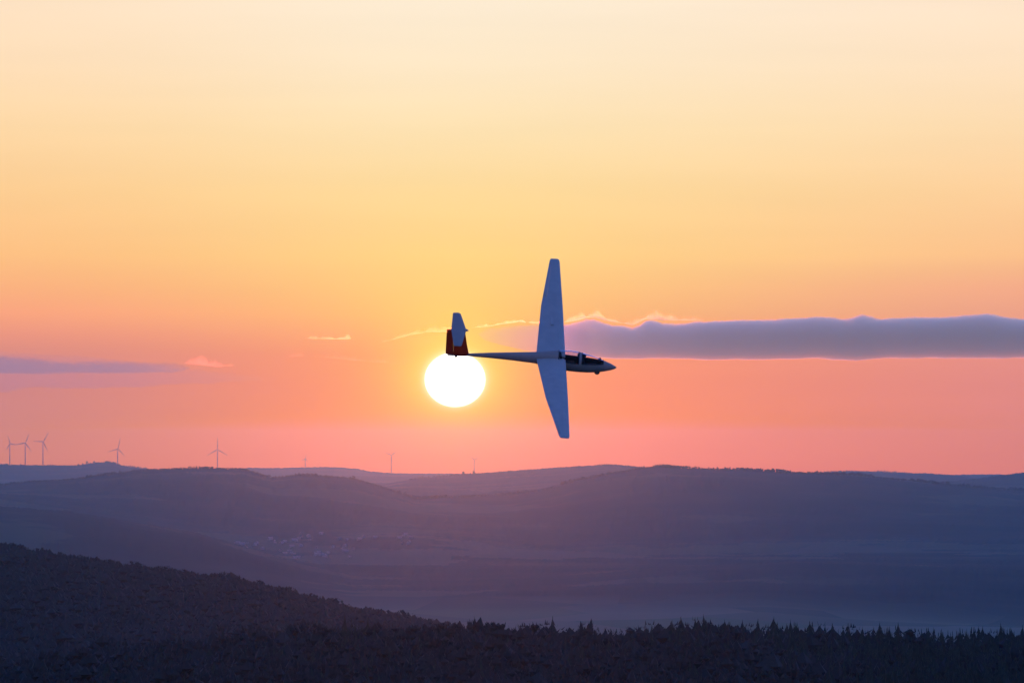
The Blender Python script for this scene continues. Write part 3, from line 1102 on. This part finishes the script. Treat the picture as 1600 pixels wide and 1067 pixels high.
NR = 2 * (KS + KT)
fv, ff, cf, cr_ = [], [], [], []
for u in stations:
    fv += ring(u)
for i in range(len(stations) - 1):
    um = (stations[i] + stations[i + 1]) / 2
    for k in range(NR):
        k2 = (k + 1) % NR
        f = (i * NR + k, i * NR + k2, (i + 1) * NR + k2, (i + 1) * NR + k)
        upper = k < KS or k >= NR - KS
        if upper and U_R0 < um < U_R1:
            cr_.append(f)
        elif upper and U_F0 < um < U_F1:
            cf.append(f)
        else:
            ff.append(f)
ff.append(tuple(range(NR)))
ff.append(tuple(reversed([(len(stations) - 1) * NR + k for k in range(NR)])))


def sub(name, faces, mat, parent, smooth=True):
    used = sorted({i for f in faces for i in f})
    mp_ = {o: n for n, o in enumerate(used)}
    return mesh(name, [fv[i] for i in used], [tuple(mp_[i] for i in f) for f in faces], mat, parent, smooth)


fus = sub('fuselage', ff, M_SHELL, glider)
sub('canopy', cf, M_GLASS, glider)['label'] = 'front clear canopy'
sub('canopy', cr_, M_GLASS, glider)['label'] = 'rear clear canopy'


def tube_path(name, pts, r, mat, parent, n=6, closed=False):
    V, Fc = [], []
    m = len(pts)
    for i, p in enumerate(pts):
        p = Vector(p)
        q = Vector(pts[(i + 1) % m] if (closed or i < m - 1) else pts[i])
        o = Vector(pts[i - 1] if (closed or i > 0) else pts[i])
        d = (q - o).normalized()
        s = d.cross(Vector((0.3, 0.2, 1))).normalized()
        t = d.cross(s)
        for k in range(n):
            an = 2 * math.pi * k / n
            V.append(tuple(p + (s * math.cos(an) + t * math.sin(an)) * r))
    for i in range(m if closed else m - 1):
        j = (i + 1) % m
        for k in range(n):
            k2 = (k + 1) % n
            Fc.append((i * n + k, i * n + k2, j * n + k2, j * n + k))
    return mesh(name, V, Fc, mat, parent, True)


for ua, ub in ((U_R0, U_R1), (U_F0, U_F1)):
    line = np.linspace(ua, ub, 12)
    near = [ring(u)[NR - KS] for u in line]
    far = [ring(u)[KS] for u in line]
    hoopb = [ring(ub)[k % NR] for k in range(KS, -KS - 1, -1)]
    hoopa = [ring(ua)[k % NR] for k in range(-KS, KS + 1)]
    tube_path('canopy_frame', near[:-1] + [ring(ub)[k % NR] for k in range(-KS, KS)] + far[::-1][:-1] + [ring(ua)[k % NR] for k in range(KS, -KS, -1)],
              0.022, M_FRAME, glider, closed=True)
# cockpit lining: an inner skin below the sill, bulkheads, seats, panels
iv, if_ = [], []
st_i = [u for u in stations if U_R0 - 0.01 <= u <= U_F1 + 0.01]
low = list(range(KS, NR - KS + 1))
for u in st_i:
    P = ring(u, 0.93)
    iv += [P[k % NR] for k in low]
nl = len(low)
for i in range(len(st_i) - 1):
    for k in range(nl - 1):
        if_.append((i * nl + k, (i + 1) * nl + k, (i + 1) * nl + k + 1, i * nl + k + 1))
if_.append(tuple(range(nl)))
if_.append(tuple(reversed([(len(st_i) - 1) * nl + k for k in range(nl)])))
mesh('cockpit_lining', iv, if_, M_DARK, glider, True)


def box_pts(c, h, rot=0.0, taper=1.0):
    V = []
    for sz in (-1, 1):
        k = taper if sz > 0 else 1
        for sx, sy in ((-1, -1), (1, -1), (1, 1), (-1, 1)):
            x, z = sx * h[0] * k, sz * h[2]
            V.append((c[0] + x * math.cos(rot) + z * math.sin(rot), c[1] + sy * h[1] * k, c[2] - x * math.sin(rot) + z * math.cos(rot)))
    return V, [(0, 3, 2, 1), (4, 5, 6, 7), (0, 1, 5, 4), (1, 2, 6, 5), (2, 3, 7, 6), (3, 0, 4, 7)]


def bevel_box(name, c, h, rot, mat, parent, bev=0.02, taper=1.0):
    V, Fc = box_pts(c, h, rot, taper)
    o = mesh(name, V, Fc, mat, parent)
    m = o.modifiers.new('b', 'BEVEL')
    m.width = bev
    m.segments = 2
    return o


seats = []
for ux, hgt in ((U_R0 + 0.10, 0.30), (U_F0 + 0.03, 0.26)):
    s_ = bevel_box('seat', (ux + 0.06, 0, hgt - 0.22), (0.05, 0.20, 0.30), -0.30, M_SEAT, glider)
    bevel_box('headrest', (ux - 0.06, 0, hgt + 0.04), (0.05, 0.10, 0.09), -0.2, M_SEAT, s_)
    bevel_box('cushion', (ux + 0.42, 0, hgt - 0.44), (0.30, 0.19, 0.05), -0.12, M_SEAT, s_)
bevel_box('instrument_panel', (U_F1 - 0.16, 0, 0.10), (0.07, 0.16, 0.13), -0.25, M_DARK, glider)
bevel_box('instrument_panel', (U_F0 - 0.16, 0, 0.20), (0.03, 0.17, 0.15), -0.25, M_DARK, glider)
# hoop between the canopies
M_HOOP = M_FRAME

AF = [(1.0, 0.0), (0.85, 0.028), (0.65, 0.062), (0.45, 0.088), (0.28, 0.092), (0.14, 0.073), (0.05, 0.044), (0.012, 0.02), (0, 0),
      (0.012, -0.014), (0.05, -0.026), (0.14, -0.040), (0.28, -0.050), (0.45, -0.048), (0.65, -0.034), (0.85, -0.014)]


def foil(le, te, s, z, cut0=0.0, cut1=1.0, thick=1.0, vertical=False):
    """Airfoil section between chord fractions (0 = leading edge)."""
    ch = le - te
    up = [(x, y) for x, y in AF[:9]][::-1]
    dn = [(x, y) for x, y in AF[9:]] + [(1.0, -0.002)]
    xs_u, ys_u = [p[0] for p in up], [p[1] for p in up]
    xs_d, ys_d = [0] + [p[0] for p in dn], [0] + [p[1] for p in dn]
    fr_ = cut0 + (cut1 - cut0) * (0.5 - 0.5 * np.cos(np.linspace(0, math.pi, 10)))
    pts = [(f, np.interp(f, xs_u, ys_u)) for f in fr_] + [(f, np.interp(f, xs_d, ys_d)) for f in fr_[::-1]]
    if vertical:
        return [(le - f * ch, y * ch * thick, s) for f, y in pts]
    return [(le - f * ch, s, z + y * ch * thick) for f, y in pts]


def loft(name, secs, mat, parent):
    n = len(secs[0])
    V = [p for s in secs for p in s]
    Fc = []
    for i in range(len(secs) - 1):
        for k in range(n):
            k2 = (k + 1) % n
            Fc.append((i * n + k, i * n + k2, (i + 1) * n + k2, (i + 1) * n + k))
    Fc += [tuple(reversed(range(n))), tuple((len(secs) - 1) * n + k for k in range(n))]
    o = mesh(name, V, Fc, mat, parent, True)
    return o


def wing_geo(s):
    le = np.interp(s, [0.1, 4.4, 8.3, 8.5], [0.735, 0.69, 0.615, 0.56])
    te = np.interp(s, [0.1, 4.4, 8.3, 8.5], [-0.715, -0.39, 0.11, 0.17])
    return float(le), float(te), 0.10 + s * math.tan(math.radians(4.7))


for sg in (1, -1):
    full = [0.12, 0.3, 1.0, 2.0, 3.0, 4.0, 4.4, 5.1]
    ail = [5.104, 5.8, 6.6, 7.4, 8.1]
    end = [8.104, 8.3, 8.45, 8.5]
    secs = []
    for s in full:
        le, te, z = wing_geo(s)
        secs.append(foil(le, te, sg * s, z))
    for s in ail:
        le, te, z = wing_geo(s)
        secs.append(foil(le, te, sg * s, z, 0, 0.80))
    for s in end:
        le, te, z = wing_geo(s)
        secs.append(foil(le, te, sg * s, z, thick=1.0 if s < 8.49 else 0.4))
    w = loft('wing', secs, M_GEL, glider)
    w['label'] = 'far wing pointing up' if sg > 0 else 'near wing pointing down'
    secs = []
    for s in [5.11, 6.0, 7.0, 8.095]:
        le, te, z = wing_geo(s)
        secs.append(foil(le, te, sg * s, z, 0.803, 1.0))
    loft('aileron', secs, M_GEL, w)
    le, te, z = wing_geo(3.2)
    ch = le - te
    V, Fc = box_pts((le - 0.5 * ch, sg * 3.2, z + 0.080 * ch), (0.07, 0.62, 0.012))
    o = mesh('airbrake', V, Fc, M_GEL, w)
# tail
U = lambda f: f
fin_secs, rud_secs = [], []
for z, le, te in ((-0.10, -3.85, -5.13), (0.05, -4.02, -5.15), (0.5, -4.14, -5.17), (1.0, -4.25, -5.19), (1.30, -4.32, -5.20)):
    fin_secs.append(foil(le, te, z, 0, 0, 0.66, 1.0, True))
    rud_secs.append(foil(le, te, z, 0, 0.663, 1.0, 1.0, True))
fin = loft('tail_fin', fin_secs, M_FIN, glider)
loft('rudder', rud_secs, M_FIN, fin)
ZS = 1.335
for name, c0, c1 in (('horizontal_stabilizer', 0.0, 0.70), ('elevator', 0.703, 1.0)):
    secs = []
    for s in (-1.58, -1.5, -0.8, -0.02, 0.02, 0.8, 1.5, 1.58):
        k = abs(s)
        le = np.interp(k, [0, 1.5, 1.58], [-4.25, -4.50, -4.56])
        te = np.interp(k, [0, 1.5, 1.58], [-4.99, -4.89, -4.86])
        secs.append(foil(float(le), float(te), s, ZS, c0, c1, 0.8))
    if name == 'elevator':
        loft(name, secs, M_SHELL, stab)
    else:
        stab = loft(name, secs, M_SHELL, glider)
V, Fc = ring_tube([((-4.12, 0, ZS - .02), .005, .005, (0, 1, 0), (0, 0, 1)), ((-4.22, 0, ZS - .01), .05, .06, (0, 1, 0), (0, 0, 1)),
                   ((-4.45, 0, ZS), .06, .08, (0, 1, 0), (0, 0, 1)), ((-4.7, 0, ZS), .02, .03, (0, 1, 0), (0, 0, 1))], 10)
mesh('tail_bullet', V, Fc, M_GEL, glider, True)


def wheel(name, c, r, w_):
    st = []
    for f, k in ((-1, 0.70), (-0.9, 0.90), (-0.45, 1.0), (0.45, 1.0), (0.9, 0.90), (1, 0.70)):
        st.append(((c[0], c[1] + f * w_, c[2]), r * k, r * k, (1, 0, 0), (0, 0, 1)))
    V, Fc = ring_tube(st, 20)
    o = mesh(name, V, Fc, M_TYRE, glider, True)
    V, Fc = ring_tube([((c[0], c[1] - w_ * 1.05, c[2]), r * .5, r * .5, (1, 0, 0), (0, 0, 1)), ((c[0], c[1] + w_ * 1.05, c[2]), r * .5, r * .5, (1, 0, 0), (0, 0, 1))], 14)
    mesh('rim', V, Fc, M_TOWER, o, True)
    return o


u_, z_ = side_uz(933.0, 581.6)
wheel('nose_wheel', (u_, 0, z_ + 0.02), 0.135, 0.05)
c_, a_ = body(0.05)
wheel('main_wheel', (0.05, 0, c_ - a_ + 0.10), 0.17, 0.06)
c_, a_ = body(-4.62)
wheel('tail_wheel', (-4.62, 0, c_ - a_ - 0.02), 0.07, 0.03)

# dark marks of the registration on the rear fuselage side (too small in the photograph to read)
# ------------------------------------------------------------------ pilot
def pilot(hu, hz):
    """Reclined seated body grown as one skinned surface; hu/hz is the head centre in glider coordinates."""
    J = [((hu - 0.02, 0, hz - 0.66), 0.13), ((hu - 0.10, 0, hz - 0.50), 0.135), ((hu - 0.12, 0, hz - 0.32), 0.150), ((hu - 0.07, 0, hz - 0.20), 0.09),
         ((hu - 0.03, 0, hz - 0.13), 0.055), ((hu - 0.01, 0, hz - 0.05), 0.080), ((hu, 0, hz + 0.02), 0.102), ((hu - 0.01, 0, hz + 0.085), 0.075)]
    E = [(i, i + 1) for i in range(7)]
    for s in (-1, 1):
        b = len(J)
        J += [((hu - 0.10, s * 0.17, hz - 0.25), 0.065), ((hu + 0.02, s * 0.215, hz - 0.47), 0.048), ((hu + 0.22, s * 0.14, hz - 0.52), 0.038), ((hu + 0.31, s * 0.10, hz - 0.51), 0.035)]
        E += [(2, b), (b, b + 1), (b + 1, b + 2), (b + 2, b + 3)]
        b = len(J)
        J += [((hu + 0.06, s * 0.10, hz - 0.68), 0.095), ((hu + 0.46, s * 0.13, hz - 0.56), 0.070), ((hu + 0.82, s * 0.10, hz - 0.70), 0.048), ((hu + 0.96, s * 0.09, hz - 0.66), 0.040)]
        E += [(0, b), (b, b + 1), (b + 1, b + 2), (b + 2, b + 3)]
    me = bpy.data.meshes.new('person')
    me.from_pydata([j[0] for j in J], E, [])
    me.materials.append(M_SHIRT)
    o = link(bpy.data.objects.new('person', me))
    sk_ = o.modifiers.new('skin', 'SKIN')
    for i, j in enumerate(J):
        me.skin_vertices[0].data[i].radius = (j[1], j[1])
    me.skin_vertices[0].data[0].use_root = True
    sk_.use_smooth_shade = True
    o.modifiers.new('sub', 'SUBSURF').levels = 1
    o.modifiers['sub'].render_levels = 2
    tag(o, 'pilot in dark clothes sitting in the front seat under the canopy', 'person')
    return o


hu, hz_ = side_uz(912.6, 557.2)
pl = pilot(float(hu), float(hz_))
pl.rotation_mode = 'QUATERNION'
pl.rotation_quaternion = glider.rotation_quaternion
pl.location = glider.location
# sun hat / headset of the pilot
V, Fc = [], []
for i in range(7):
    f = i / 6 * 1.5
    for k in range(14):
        an = 2 * math.pi * k / 14
        r_ = 0.112 * math.cos(f)
        V.append((hu - 0.005 + r_ * math.cos(an), r_ * math.sin(an), hz_ + 0.035 + 0.105 * math.sin(f)))
for i in range(6):
    for k in range(14):
        k2 = (k + 1) % 14
        Fc.append((i * 14 + k, i * 14 + k2, (i + 1) * 14 + k2, (i + 1) * 14 + k))
mesh('cap', V, Fc, M_DARK, pl, True)
